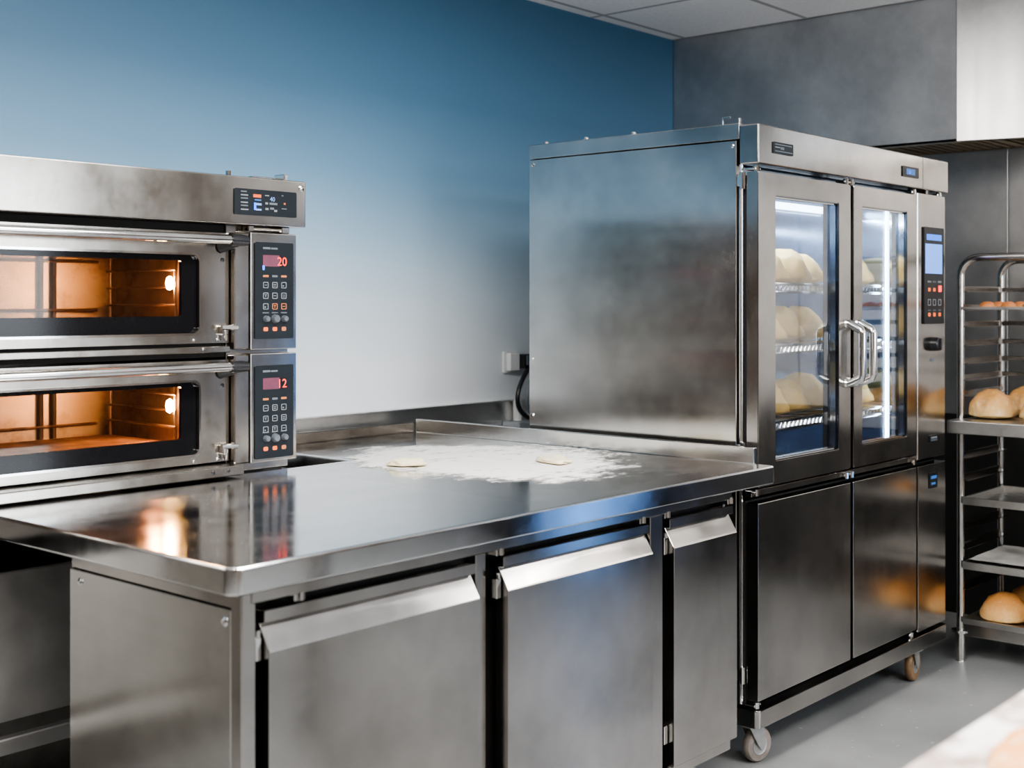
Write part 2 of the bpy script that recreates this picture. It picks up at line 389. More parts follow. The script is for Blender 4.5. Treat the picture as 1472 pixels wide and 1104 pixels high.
for x, y, lx, ly, lb in ((2.2, 1.45, 1.3, .62, 'long white ceiling light above the far end of the worktable'),
                         (.50, 1.45, 1.3, .62, 'long white ceiling light above the near end of the worktable'),
                         (-1.25, 1.45, 1.3, .62, 'long white ceiling light left of the worktable'),
                         (2.3, -.7, 1.3, .62, 'long white ceiling light above the floured table'),
                         (.4, -.7, 1.3, .62, 'long white ceiling light by the near end of the floured table'),
                         (5.40, -.30, .62, .62, 'square white ceiling light close to the far wall')):
    ceiling_light(x, y, lx, ly, lb)

# ------------------------------------------------------------------ extraction hood
hood = thing('extraction_hood', (XH, 1.0, 2.129), 'large stainless steel extraction hood hanging along the far wall under the ceiling', 'extractor hood')
HY0, HY1 = .4, YW - .001
HS = 2.120
MB().box(XH, XH + .012, HS + .002, HY1, 2.129, ZC - .001, .002).box(XH, XH + .05, HS + .002, HY1, 2.129, 2.141, .002).build('front_panel', M['steel_hood'], hood)
wing = [(XH, HS), (XH + .012, HS + .002), (XH + .05, HS), (XH + .36, HY0), (XH + .34, HY0)]
wing = [(XH - .003, HS), (XH + .02, HS), (XH + .48, HY0), (XH + .457, HY0)]
MB().prism(wing, 'z', 2.129, ZC - .001, .002).build('light_catching_panel', M['steel_bright'], hood)  # made-up panel, turned and paled to carry the hood's bright reflection
MB().box(XH + .013, XF - .001, HY0, HY0 + .012, 2.129, ZC - .001, .001).build('end_panel', M['steel_hood'], hood)
fl = steel('greasy_filter_steel', base=(.34, .27, .18), rough=.38, dirt=.5)
MB().prism([(XH + .05, HY1), (XF - .002, HY1), (XF - .002, HY0 + .02), (XH + .50, HY0 + .02), (XH + .05, HS - .02)], 'z', 2.20, 2.215).build('canopy_lining', fl, hood)
for k in range(9):
    y0 = HY0 + .06 + k * .52
    if y0 + .5 > HY1: continue
    xa = XH + .07 + max(0, (HS - y0) * .28)
    g = MB().plate([(xa, y0), (XF - .02, y0), (XF - .02, y0 + .5), (xa, y0 + .5)], [(xa + .02, y0 + .02), (XF - .04, y0 + .02), (XF - .04, y0 + .48), (xa + .02, y0 + .48)], 'z', 2.150, 2.170)
    for j in range(10): g.box(xa + .015, XF - .035, y0 + .035 + j * .044, y0 + .06 + j * .044, 2.153, 2.168, .002)
    g.build('baffle_filter', fl, hood)

# ------------------------------------------------------------------ deck oven
oven = thing('deck_oven', (1.7, 3.25, .985), 'stainless steel two-deck bakery oven with glowing windows against the blue wall', 'oven')
OL, OR = .86, 2.418
hb = MB().box(OL, 2.440, 2.955, 3.50, 1.672, 1.809, .004, 2)
hb.build('header', M['steel_oven'], oven)
MB().screw((2.423, 2.955, 1.788), 'y', .010, .004).build('rivet', M['chrome'], oven)
for x, y in ((1.06, 3.05), (2.23, 3.05)):
    MB().tube([(x, y, 1.80), (x, y, 1.832)], .008, 8).build('vent_stub', M['chrome'], oven)
MB().box(2.30, 2.41, 3.03, 3.05, 1.809, 1.822, .003).box(2.395, 2.41, 3.0, 3.05, 1.809, 1.832, .003).build('flue_bracket', M['steel_edge'], oven)
MB().box(OL, OL + .03, 3.0, 3.50, .962, 1.672).box(OL, OR, 3.47, 3.50, .962, 1.672).box(2.195, OR, 3.012, 3.47, .962, 1.672).build('casing', M['steel_oven'], oven)
MB().box(OL + .03, 2.195, 3.02, 3.47, 1.652, 1.671, 0).box(OL + .03, 2.195, 3.02, 3.47, 1.295, 1.335, 0).box(OL + .03, 2.195, 3.03, 3.47, .964, .990, 0).build('deck_divider', M['void'], oven)

def pill(x, z, w, h, y, mat, name, parent):
    return MB().prism(rrect(x - w / 2, x + w / 2, z - h / 2, z + h / 2, min(w, h) * .3, 3), 'y', y - .0012, y).build(name, mat, parent)

def oven_deck(zt, zb, zg1, zg0, zi1, zi0, zh, digits):
    # cavity
    cv = MB()
    cx0, cx1, cy0, cy1, cz0, cz1 = 1.0, 2.085, 3.030, 3.445, zg0 + .02, zg1 - .002
    cv.box(cx0, cx1, cy1, cy1 + .01, cz0, cz1, 0).box(cx0 - .01, cx0, cy0, cy1, cz0, cz1, 0).box(cx1, cx1 + .01, cy0, cy1, cz0, cz1, 0)
    cv.box(cx0, cx1, cy0, cy1, cz1, cz1 + .008, 0)
    cv = cv.build('oven_chamber', M['cavity'], oven)
    MB().box(cx0, cx1, cy0, cy1 - .002, cz0 - .012, cz0 + .008, .004).build('hearth_stone', plain('hearth_stone', (.34, .20, .12), .8, scale=14, var=.5, bump=.3), cv)
    r = MB()
    for zz in (.30, .55, .80):
        z = cz0 + (cz1 - cz0) * zz
        r.tube([(cx1 - .025, cy0 + .03, z), (cx1 - .025, cy1 - .03, z)], .004, 6)
    for yy in (cy0 + .04, cy1 - .04): r.tube([(cx1 - .02, yy, cz0 + .01), (cx1 - .02, yy, cz1)], .005, 6)
    r.build('side_rail', M['cavity'], cv)
    r = MB()
    for xx in (1.62, 1.86, 1.90): r.tube([(xx, cy1 - .012, cz0 + .01), (xx, cy1 - .012, cz1)], .006, 6)
    r.tube([(cx0, cy1 - .015, cz0 + .045), (cx1 - .05, cy1 - .015, cz0 + .045)], .005, 6)
    r.tube([(cx0, cy1 - .02, cz1 - .012), (cx1 - .05, cy1 - .02, cz1 - .012)], .005, 6)
    r.build('back_rail', M['cavity'], cv)
    bx, by, bz = 2.050, 3.075, (zi1 + zi0) / 2 + .015
    MB().lathe([(0, -.020), (.008, -.015), (.0115, 0), (.008, .015), (0, .020)], (bx, by, bz), 'z', 12).build('lamp_bulb', M['bulb'], cv)
    # door
    door = MB().plate([(x, z) for x, z in rect_loop(OL + .035, 2.194, zb, zt, 6)], rrect(1.02, 2.093, zg0, zg1, .022, 5), 'y', 2.998, 3.020)
    door = door.build('oven_door', M['steel_oven'], oven, angle=30)
    MB().plate(rrect(1.02, 2.093, zg0, zg1, .022, 5), rrect(1.085, 2.042, zi0, zi1, .008, 5), 'y', 3.006, 3.018).build('window_surround', M['black_glass'], door)
    MB().plate(rrect(1.016, 2.097, zg0 - .004, zg1 + .004, .024, 5), rrect(1.022, 2.091, zg0 + .002, zg1 - .002, .020, 5), 'y', 2.993, 3.004).build('window_trim', M['chrome'], door)
    MB().box(1.08, 2.046, 3.010, 3.013, zi0 - .004, zi1 + .004, 0).build('glass_pane', M['oven_glass'], door)
    h = MB().tube([(OL + .06, 2.940, zh), (2.165, 2.940, zh)], .0125, 16).build('handle', M['chrome'], door)
    for x, s in ((2.158, 1), (OL + .07, -1)):
        e = MB().tube([(x, 2.94, zh), (x + s * .03, 2.94, zh), (x + s * .055, 2.94, zh - .001)], [.0165, .0175, .0150], 14)
        e.tube([(x + s * .04, 2.945, zh - .002), (x + s * .02, 2.975, zh - .012), (x + s * .01, 3.0, zh - .018)], [.014, .015, .019], 10)
        e.build('handle_bracket', M['black'], door)
    MB().screw((2.172, 2.998, zh - .055), 'y', .006, .003).build('screw', M['black'], door)
    MB().screw((2.078, 2.998, zg0 - .018), 'y', .005, .004).build('screw', M['chrome'], door); MB().screw((2.156, 2.998, zg0 - .018), 'y', .005, .003).build('screw', M['chrome'], door)
    l = MB().box(2.160, 2.182, 2.980, 2.999, zg0 - .004, zg0 + .022, .003).tube([(2.155, 2.978, zg0 + .018), (2.206, 2.974, zg0 + .016)], .0075, 10).tube([(2.172, 2.982, zg0 + .012), (2.172, 2.985, zg0 - .02)], .005, 8)
    l.build('latch', M['chrome'], door)
def rect_loop(x0, x1, z0, z1, n):
    pts = []
    for (cx, cz), (ax, az), (bx, bz) in (((x1, z0), (-1, 0), (0, 1)), ((x1, z1), (0, 1), (-1, 0))[:1] + (((x1, z1), (0, -1), (-1, 0)),), ((x0, z1), (1, 0), (0, -1)), ((x0, z0), (0, 1), (1, 0))) if False else (((x1, z0), (-1, 0), (0, 1)), ((x1, z1), (0, -1), (-1, 0)), ((x0, z1), (1, 0), (0, -1)), ((x0, z0), (0, 1), (1, 0))):
        seq = [.03, .015, 0, .012, .024, .036][:n]
        for k, s in enumerate(seq):
            pts.append((cx + ax * s, cz + az * s) if k < 2 else (cx + bx * s, cz + bz * s))
    return pts

oven_deck(1.648, 1.336, 1.584, 1.363, 1.567, 1.412, 1.626, '20')
oven_deck(1.288, 1.000, 1.231, 1.026, 1.218, 1.072, 1.270, '12')
MB().box(OL + .035, 2.190, 2.985, 3.02, 1.309, 1.327, .002).build('deck_rail', M['steel_oven'], oven)
MB().screw((2.10, 2.985, 1.320), 'y', .005, .004).build('screw', M['chrome'], oven)
MB().box(OL + .01, 2.195, 2.925, 3.02, .966, .994, .003).build('sill', M['steel_oven'], oven)
MB().screw((2.09, 2.925, .982), 'y', .006, .003).build('screw', M['black'], oven); MB().screw((2.14, 2.925, .982), 'y', .005, .003).build('screw', M['black'], oven)

# header read-out
hd = MB().prism(rrect(2.180, 2.402, 1.700, 1.774, .004, 3), 'y', 2.951, 2.956).build('readout_panel', M['panel'], oven)
yy = 2.951
def dash(x0, x1, z0, z1, mat, name, par, y=None):
    y = yy if y is None else y
    return MB().box(x0, x1, y - .001, y, z0, z1, 0).build(name, mat, par)
for z, w, mt in ((1.764, .020, 'label_dim'), (1.754, .025, 'label_grey'), (1.745, .024, 'label_dim'), (1.733, .024, 'label_grey'), (1.724, .024, 'label_dim'), (1.713, .026, 'label_grey')):
    dash(2.201, 2.201 + w, z, z + .0035, M[mt], 'print_line', hd)
dash(2.244, 2.272, 1.751, 1.760, M['orange_patch'], 'display_bar', hd)
dash(2.249, 2.272, 1.742, 1.746, M['blue_dim'], 'display_bar', hd)
dash(2.247, 2.254, 1.715, 1.736, M['blue_led'], 'display_bar', hd)
dash(2.254, 2.273, 1.729, 1.735, M['blue_text'], 'display_bar', hd)
dash(2.254, 2.273, 1.714, 1.719, M['blue_text'], 'display_bar', hd)
dash(2.286, 2.300, 1.757, 1.760, M['label_grey'], 'print_line', hd)
text_mb('40', 2.304, yy, 1.743, .018, M['blue_text'], 'readout_digits', hd)
for x0, x1, z, mt in ((2.287, 2.296, 1.733, 'label_grey'), (2.302, 2.330, 1.733, 'label_dim'), (2.287, 2.298, 1.717, 'label_grey'), (2.304, 2.318, 1.719, 'label_dim'), (2.319, 2.329, 1.713, 'label_grey')):
    dash(x0, x1, z, z + .006, M[mt], 'print_line', hd)
dash(2.354, 2.360, 1.736, 1.741, M['orange_dim'], 'indicator', hd)
dash(2.346, 2.364, 1.722, 1.725, M['label_dim'], 'print_line', hd)
dash(2.346, 2.352, 1.760, 1.763, M['label_dim'], 'print_line', hd)

def ctl_panel(z0, z1, p0, p1, digits):
    c = MB().box(2.251, 2.418, 2.972, 3.011, z0, z1, .003, 2).box(2.198, 2.2495, 2.976, 3.011, z0 + .002, z1 - .002, .003).build('control_panel', M['steel_oven'], oven)
    f = MB().prism(rrect(2.264, 2.404, p0, p1, .005, 3), 'y', 2.968, 2.973).build('foil', M['panel'], c) if False else None
    y = 2.9685
    MB().prism(rrect(2.264, 2.404, p0, p1, .005, 3), 'y', y, 2.973).build('keypad', M['panel'], c)
    H = p1 - p0
    dash(2.292, 2.318, p1 - .020, p1 - .014, M['label_dim'], 'print_line', c, y); dash(2.321, 2.345, p1 - .020, p1 - .015, M['label_dim'], 'print_line', c, y)
    dash(2.292, 2.352, p1 - .070, p1 - .037, M['redwin'], 'display', c, y)
    dash(2.352, 2.376, p1 - .070, p1 - .037, M['panel2'], 'display', c, y)
    text_mb(digits, 2.343, y - .001, p1 - .067, .036, M['red'], 'display_digits', c)
    if digits == '20': pill(2.294, p1 - .074, .007, .014, y, M['blue_led'], 'indicator', c)
    for i, x in enumerate((2.302, 2.335, 2.368)):
        pill(x, p1 - .098, .020, .006, y, M['orange_dim'] if i != 1 else M['label_dim'], 'print_line', c)
        for j in range(3):
            z = p1 - .124 - j * .031
            b = MB().plate(rrect(x - .0095, x + .0095, z - .009, z + .009, .003, 2), rrect(x - .0075, x + .0075, z - .007, z + .007, .002, 2), 'y', y - .0012, y)
            k = (i * 3 + j) % 4
            if k == 0: b.box(x - .004, x + .004, y - .001, y, z - .001, z + .001, 0)
            elif k == 1: b.box(x - .001, x + .001, y - .001, y, z - .004, z + .004, 0).box(x - .004, x + .004, y - .001, y, z + .002, z + .004, 0)
            elif k == 2: b.box(x - .004, x, y - .001, y, z - .004, z, 0)
            else: b.box(x - .004, x + .004, y - .001, y, z - .004, z - .002, 0).box(x - .004, x + .004, y - .001, y, z + .001, z + .003, 0)
            b.build('button', M['orange_dim'] if (j == 2 and i > 0 and digits == '20') else M['label_grey'], c)
        rr = .012 if i == 1 else .009
        zk = p0 + .058
        dash(x - .011, x + .011, zk + .016, zk + .019, M['label_dim'], 'print_line', c, y)
        kn = MB().lathe([(0, -.014), (rr * .8, -.014), (rr, -.010), (rr * 1.1, 0), (0, 0)], (x, y, zk), 'y', 16).build('knob', M['knob'], c)
        pill(x, p0 + .028, .016, .012, y, M['orange'] if i != 2 else M['orange_dim'], 'indicator', c)
ctl_panel(1.314, 1.652, 1.345, 1.625, '20')
ctl_panel(.988, 1.303, .998, 1.268, '12')
MB().tube([(2.25, 2.99, 1.662), (2.40, 2.99, 1.662)], .006, 8).box(2.25, 2.27, 2.98, 3.01, 1.655, 1.672, .002).box(2.37, 2.40, 2.98, 3.01, 1.653, 1.672, .002).build('hinge_rod', M['chrome'], oven)

# stand under the oven
st = thing('oven_stand', (1.65, 3.25, 0), 'dark stainless steel base cabinet on the floor under the deck oven', 'oven stand')
MB().box(OL, 2.40, 3.000, 3.018, .418, .785, .003).build('drawer_front', M['satin'], st)
MB().box(OL, 2.40, 2.998, 3.03, .336, .376, .003).build('lower_rail', M['satin'], st)
MB().box(OL + .02, 2.38, 3.10, 3.48, .40, .82, .002).build('carcass', M['void'], st)
MB().box(OL, 2.41, 3.03, 3.49, .86, .960, .002).build('top_frame', M['steel'], st)
for x in (OL + .03, 2.37):
    for y in (3.045, 3.46):
        MB().box(x - .022, x + .022, y - .022, y + .022, 0, .86, .003).build('leg', M['steel'], st)

# ------------------------------------------------------------------ worktable with refrigerated base
tb = thing('worktable', (2.4, 2.3, 0), 'large stainless steel worktable counter with three doors below, dusted with flour', 'worktable')
def arc(cx, cy, r, a0, a1, n=6): return [(cx + r * math.cos(a0 + (a1 - a0) * k / n), cy + r * math.sin(a0 + (a1 - a0) * k / n)) for k in range(n + 1)]
TX0, TX1, TY0, TYB = 1.418, 3.400, 1.928, 2.985
r = .028
poly = arc(TX0 + r, TY0 + r, r, PI, 1.5 * PI) + arc(TX1 - .012, TY0 + .012, .012, 1.5 * PI, 2 * PI) + [(TX1, 3.49), (2.645, 3.49), (2.645, TYB), (TX0, TYB)]
MB().prism(poly, 'z', .905, .960, .007, 3).build('worktop', M['steel_top'], tb, angle=20)
MB().box(3.380, 3.398, 1.99, 3.45, .960, 1.010, .003, 2).build('side_upstand', M['steel_edge'], tb)
MB().box(2.66, 3.38, 3.455, 3.485, .960, .998, .003).build('rear_upstand', M['steel_oven'], tb)
# underframe + cabinet
CX0, CX1, CY0, CY1, CZ0 = 1.462, 3.214, 1.988, 2.575, .150
MB().box(CX0 + .004, CX1 - .01, CY0 + .004, CY1, .868, .905, .002).box(CX0 + .02, CX1 - .02, 1.952, CY0, .880, .905, .002).build('apron', M['steel'], tb)
MB().box(CX0 + .02, CX1 - .02, CY0 + .03, CY1 - .012, CZ0 + .01, .868, 0).build('carcass', M['void'], tb)
MB().box(CX0 + .01, CX1 - .01, CY1 - .008, CY1, CZ0, .866, .001).build('reflecting_back', M['steel_bright'], tb)  # unseen back, added in paler steel to lighten the oven stand's reflection
sp = MB().box(CX0, CX0 + .016, 1.992, CY1, CZ0, .866, .0015).build('side_panel', M['steel_side'], tb)
MB().screw((CX0, 2.530, .842), 'x', .010, .004).build('screw', M['chrome'], sp)
MB().screw((CX0, 2.010, .842), 'x', .010, .004).build('screw', M['chrome'], sp)
MB().box(CX1 - .012, CX1, CY0, CY1, CZ0, .868, .0015).build('side_panel', M['steel_side'], tb)
MB().box(CX0 - .002, CX0 + .032, 1.955, 1.990, CZ0, .905, .003).build('corner_post', M['steel'], tb)
for x0, x1, y in ((2.138, 2.172, 1.985), (2.792, 2.850, 1.958)):
    MB().box(x0, x1, y, CY0 + .03, CZ0, .878, .002).build('door_post', M['steel'], tb)
MB().box(CX0, CX1, 1.970, CY0 + .03, CZ0 - .005, CZ0 + .030, .002).build('bottom_rail', M['steel'], tb)
def counter_door(x0, x1, side):
    pr = [(1.984, .186), (1.948, .186), (1.944, .190), (1.944, .783), (1.947, .789), (1.974, .834), (1.960, .836), (1.958, .838), (1.958, .860), (1.984, .860)]
    d = MB().prism(pr, 'x', x0, x1, .0012, 1).build('door', M['steel'], tb, angle=25)
    xh = x0 - .012 if side < 0 else x1 + .012
    MB().box(xh - .008, xh + .008, 1.962, 1.985, .765, .812, .002).tube([(xh, 1.965, .812), (xh, 1.965, .825)], .006, 8).build('hinge', M['chrome'], d)
    MB().box(xh - .008, xh + .008, 1.962, 1.985, .25, .30, .002).build('hinge', M['chrome'], d)
    return d
counter_door(1.516, 2.108, -1)
counter_door(2.204, 2.786, -1)
counter_door(2.884, 3.208, -1)
for x in (1.60, 2.19, 2.755, 2.87, 3.19):
    MB().box(x - .014, x + .014, 1.955, 1.985, .866, .886, .002).tube([(x, 1.953, .868), (x, 1.953, .884)], .006, 8).build('catch', M['chrome'], tb)

def castor(parent, x, y, top, rad=.054, w=.026, mat='tyre', yaw=.35, lean=.02):
    """fork mesh is the part, wheel and hub its sub-parts"""
    zc = rad
    dx, dy = math.cos(yaw), math.sin(yaw)
    sx, sy = -dy, dx
    wx, wy = x + dx * lean, y + dy * lean
    f = MB()
    f.lathe([(0, top), (.045, top), (.045, top - .006), (.022, top - .009), (.024, top - .018), (0, top - .018)], (x, y, 0), 'z', 14)
    for s in (-1, 1):
        o = w / 2 + .006
        p = [(-.030, 2 * rad + .006), (.030, 2 * rad + .006), (.016 + lean, zc + .005), (lean, zc - .016), (-.016 + lean, zc + .005)]
        a = [f.bm.verts.new((x + dx * u + sx * s * o, y + dy * u + sy * s * o, z)) for u, z in p]
        b = [f.bm.verts.new((x + dx * u + sx * s * (o + .004), y + dy * u + sy * s * (o + .004), z)) for u, z in p]
        f.bm.faces.new(a); f.bm.faces.new(b[::-1])
        for i in range(5): f.bm.faces.new((a[i], b[i], b[(i + 1) % 5], a[(i + 1) % 5]))
    c = [f.bm.verts.new((x + dx * u + sx * v, y + dy * u + sy * v, z)) for z in (2 * rad + .004, 2 * rad + .010) for u, v in ((-.032, -w / 2 - .01), (.032, -w / 2 - .01), (.032, w / 2 + .01), (-.032, w / 2 + .01))]
    for q in ((0, 1, 2, 3), (4, 5, 6, 7), (0, 1, 5, 4), (1, 2, 6, 5), (2, 3, 7, 6), (3, 0, 4, 7)): f.bm.faces.new([c[i] for i in q])
    fk = f.build('castor', M['castor'], parent)
    def spin(mb):
        bmesh.ops.rotate(mb.bm, verts=mb.bm.verts, cent=(0, 0, 0), matrix=Matrix.Rotation(yaw, 3, 'Z'))
        bmesh.ops.translate(mb.bm, verts=mb.bm.verts, vec=(wx, wy, zc)); return mb
    spin(MB().lathe([(.030, -w / 2), (rad - .006, -w / 2), (rad - .001, -w / 2 + .006), (rad, 0), (rad - .001, w / 2 - .006), (rad - .006, w / 2), (.030, w / 2)], (0, 0, 0), 'y', 32)).build('wheel', M[mat], fk)
    spin(MB().lathe([(0, -w / 2 - .006), (.009, -w / 2 - .006), (.009, -w / 2 - .001), (.024, -w / 2 + .002), (.031, -w / 2 - .001), (.031, w / 2 + .001), (.024, w / 2 - .002), (.009, w / 2), (.009, w / 2 + .006), (0, w / 2 + .006)], (0, 0, 0), 'y', 20)).build('hub', M['castor'], fk)
    return fk
for x, y in ((1.56, 2.07), (3.13, 2.07), (1.56, 2.50), (3.13, 2.50)):
    castor(tb, x, y, .1445, .050, mat='tyre_grey')

# flour layer on the worktop
def flour_patch(cx, cy, rx, ry, n, name):
    bm = bmesh.new(); lay = bm.verts.layers.float.new('cover')
    vs = []
    for j in range(n + 1):
        row = []
        for i in range(n + 1):
            u, v = i / n * 2 - 1, j / n * 2 - 1
            x, y = cx + u * rx, cy + v * ry
            rr = math.hypot(u, v) * .96 + .20 * mnoise.noise(Vector((u * 2.2, v * 2.2, 1.3)))
            cov = max(-.2, min(.60, (1.10 - rr) * 1.0))
            hgt = .0006 + max(0, min(.004, (0.75 - rr) * .010)) * (0.75 + .5 * mnoise.noise(Vector((x * 18, y * 18, 0))))
            vt = bm.verts.new((x, y, .9603 + hgt)); vt[lay] = cov
            row.append(vt)
        vs.append(row)
    for j in range(n):
        for i in range(n):
            q = (vs[j][i], vs[j][i + 1], vs[j + 1][i + 1], vs[j + 1][i])
            if max(p.co.x for p in q) < 3.376 and not (min(p.co.x for p in q) < 2.66 and max(p.co.y for p in q) > 2.97): bm.faces.new(q)
    bmesh.ops.delete(bm, geom=[v for v in bm.verts if not v.link_faces], context='VERTS')
    me = bpy.data.meshes.new(name); bm.to_mesh(me); bm.free()
    for f in me.polygons: f.use_smooth = True
    me.materials.append(M['flour'])
    o = bpy.data.objects.new(name, me); COL.objects.link(o)
    return o
fo = flour_patch(2.93, 2.66, .56, .68, 110, 'flour')
tag(fo, 'thin white dusting of flour spread on the steel worktop', 'flour', kind='stuff')

# ------------------------------------------------------------------ rounded bread and dough shapes
def loaf_mesh(name, lx, ly, lz, seed, bump=.05, mat=None, sub=4, flat=.2):
    bm = bmesh.new(); bmesh.ops.create_icosphere(bm, subdivisions=sub, radius=1)
    for v in bm.verts:
        d = v.co.copy()
        k = 1 + bump * mnoise.noise(d * 1.6 + Vector((seed * 3.1, seed, 0))) + bump * .5 * mnoise.noise(d * 4.2 + Vector((seed, 0, seed * 2)))
        z = d.z if d.z > 0 else d.z * flat
        e = (abs(d.x) ** 2.12 + abs(d.y) ** 2.12) ** (1 / 2.12) / max(1e-6, math.hypot(d.x, d.y)) if math.hypot(d.x, d.y) > 1e-6 else 1
        v.co = Vector((d.x / e * k * lx / 2, d.y / e * k * ly / 2, (z + flat) * k * lz / (1 + flat)))
    mz = min(v.co.z for v in bm.verts)
    for v in bm.verts: v.co.z -= mz
    me = bpy.data.meshes.new(name); bm.to_mesh(me); bm.free()
    for f in me.polygons: f.use_smooth = True
    me.materials.append(mat)
    return me
def put(name, me, loc, rz, label, cat, group=None, scale=(1, 1, 1)):
    o = bpy.data.objects.new(name, me); COL.objects.link(o); o.location = loc; o.rotation_euler = (0, 0, rz); o.scale = scale
    return tag(o, label, cat, group)

scrap = loaf_mesh('dough_scrap', .085, .12, .020, 3, .3, M['scrap'], 4)
put('dough_scrap', scrap, (2.645, 2.735, .9655), .6, 'small cream lump of dough in the flour near the oven side of the worktop', 'dough scrap')
put('dough_scrap', loaf_mesh('dough_scrap_flat', .09, .15, .018, 5, .3, M['scrap'], 4), (3.00, 2.46, .9650), -.5, 'flat cream piece of dough in the flour toward the front edge of the worktop', 'dough scrap')

# ------------------------------------------------------------------ proofing cabinet
PF = 2.020   # door front plane
px0, px1 = 3.447, 4.893
pc = thing('proofing_cabinet', (4.17, 2.5, 0), 'tall stainless steel proofing cabinet on castors with two glass doors full of dough', 'proofing cabinet')
MB().box(px0, px0 + .022, 2.092, 2.942, .190, 1.957, .002).build('side_panel', M['steel_side'], pc)
MB().screw((px0, 2.925, 1.940), 'x', .008, .003).build('screw', M['chrome'], pc); MB().screw((px0, 2.105, 1.940), 'x', .006, .003).build('screw', M['chrome'], pc); MB().screw((px0, 2.925, 1.25), 'x', .006, .003).build('screw', M['chrome'], pc); MB().screw((px0, 2.925, 1.05), 'x', .009, .006).build('screw', M['chrome'], pc)
MB().box(px0 - .002, px1, 2.080, 2.942, 1.959, 2.010, .003, 2).build('top_cap', M['steel_side'], pc)
MB().box(px0 - .004, px1 + .002, 2.010, 2.079, 1.880, 2.003, .005, 3).build('header', M['steel'], pc)
MB().box(px0 + .022, px1, 2.922, 2.942, .190, 1.958, .001).box(px1 - .02, px1, 2.092, 2.922, .190, 1.958, .001).build('shell', M['steel_side'], pc)
MB().box(px0 + .03, px1 - .025, 2.098, 2.915, .195, .862, 0).build('lower_chamber', M['void'], pc)
MB().box(4.715, px1 - .022, 2.098, 2.915, .866, 1.955, 0).build('machine_chamber', M['void'], pc)
lin = MB().box(px0 + .025, 4.713, 2.900, 2.912, .885, 1.87, 0).box(px0 + .024, px0 + .034, 2.095, 2.900, .885, 1.87, 0).box(4.700, 4.712, 2.095, 2.900, .885, 1.87, 0).box(px0 + .025, 4.713, 2.095, 2.912, .868, .885, 0).box(px0 + .025, 4.713, 2.095, 2.912, 1.83, 1.955, 0)
lin = lin.build('chamber', M['liner'], pc)
for z in (1.815,):
    MB().tube([(3.60, 2.30, 1.800), (4.60, 2.30, 1.800)], .013, 10).build('tube_and_reflection', M['led_soft'], lin)
    MB().tube([(3.60, 2.875, 1.765), (4.66, 2.875, 1.765)], .012, 10).build('tube_and_reflection', M['led_soft'], lin)  # glowing rear tube stands for the front tube's reflection in the back wall
MB().box(4.536, 4.552, 2.096, 2.108, .90, 1.80, .003).build('light_strip', M['led'], lin)
def led_light(name, x, y, z, sx, sy, e, rot):
    l = bpy.data.lights.new(name, 'AREA'); l.shape = 'RECTANGLE'; l.size = sx; l.size_y = sy; l.energy = e; l.color = (.72, .86, 1.0)
    o = bpy.data.objects.new(name, l); COL.objects.link(o); o.location = (x, y, z); o.rotation_euler = rot; return o
led_light('cabinet_tube_light', 4.1, 2.30, 1.780, 1.0, .05, 8, (0, 0, 0))
led_light('cabinet_strip_light', 4.54, 2.118, 1.35, .05, .85, 4.5, (PI / 2, 0, PI + .5))
# shelf uprights inside
for x, y in ((4.685, 2.15), (4.685, 2.85), (3.49, 2.15), (3.49, 2.85)):
    u = MB().box(x - .007, x + .007, y - .01, y + .01, .886, 1.86, .001)
    for k in range(12): u.box(x - .018, x + .018, y - .012, y + .012, .95 + k * .075, .958 + k * .075, .001)
    u.build('shelf_upright', M['chrome'], lin)
SHY0, SHY1 = 2.120, 2.84
def wire_shelf(z):
    s = MB()
    xa, xb = 3.50, 4.672
    s.tube([(xa, SHY0, z), (xb, SHY0, z), (xb, SHY1, z), (xa, SHY1, z)], .0055, 6, closed=True)
    s.tube([(xa, SHY0, z - .027), (xb, SHY0, z - .027)], .005, 6)
    n = 84; pts = []
    for k in range(n + 1): pts.append((xa + (xb - xa) * k / n, SHY0 + .001, z - (.027 if k % 2 else 0)))
    s.tube(pts, .0036, 4)
    for k in range(1, 46):
        x = xa + (xb - xa) * k / 46; s.tube([(x, SHY0, z), (x, SHY1, z)], .0022, 4)
    s.tube([(xa, (SHY0 + SHY1) / 2, z - .004), (xb, (SHY0 + SHY1) / 2, z - .004)], .004, 6)
    s.build('wire_shelf', M['chrome'], pc)
SHZ = (1.512, 1.308, 1.056)
for z in SHZ: wire_shelf(z)
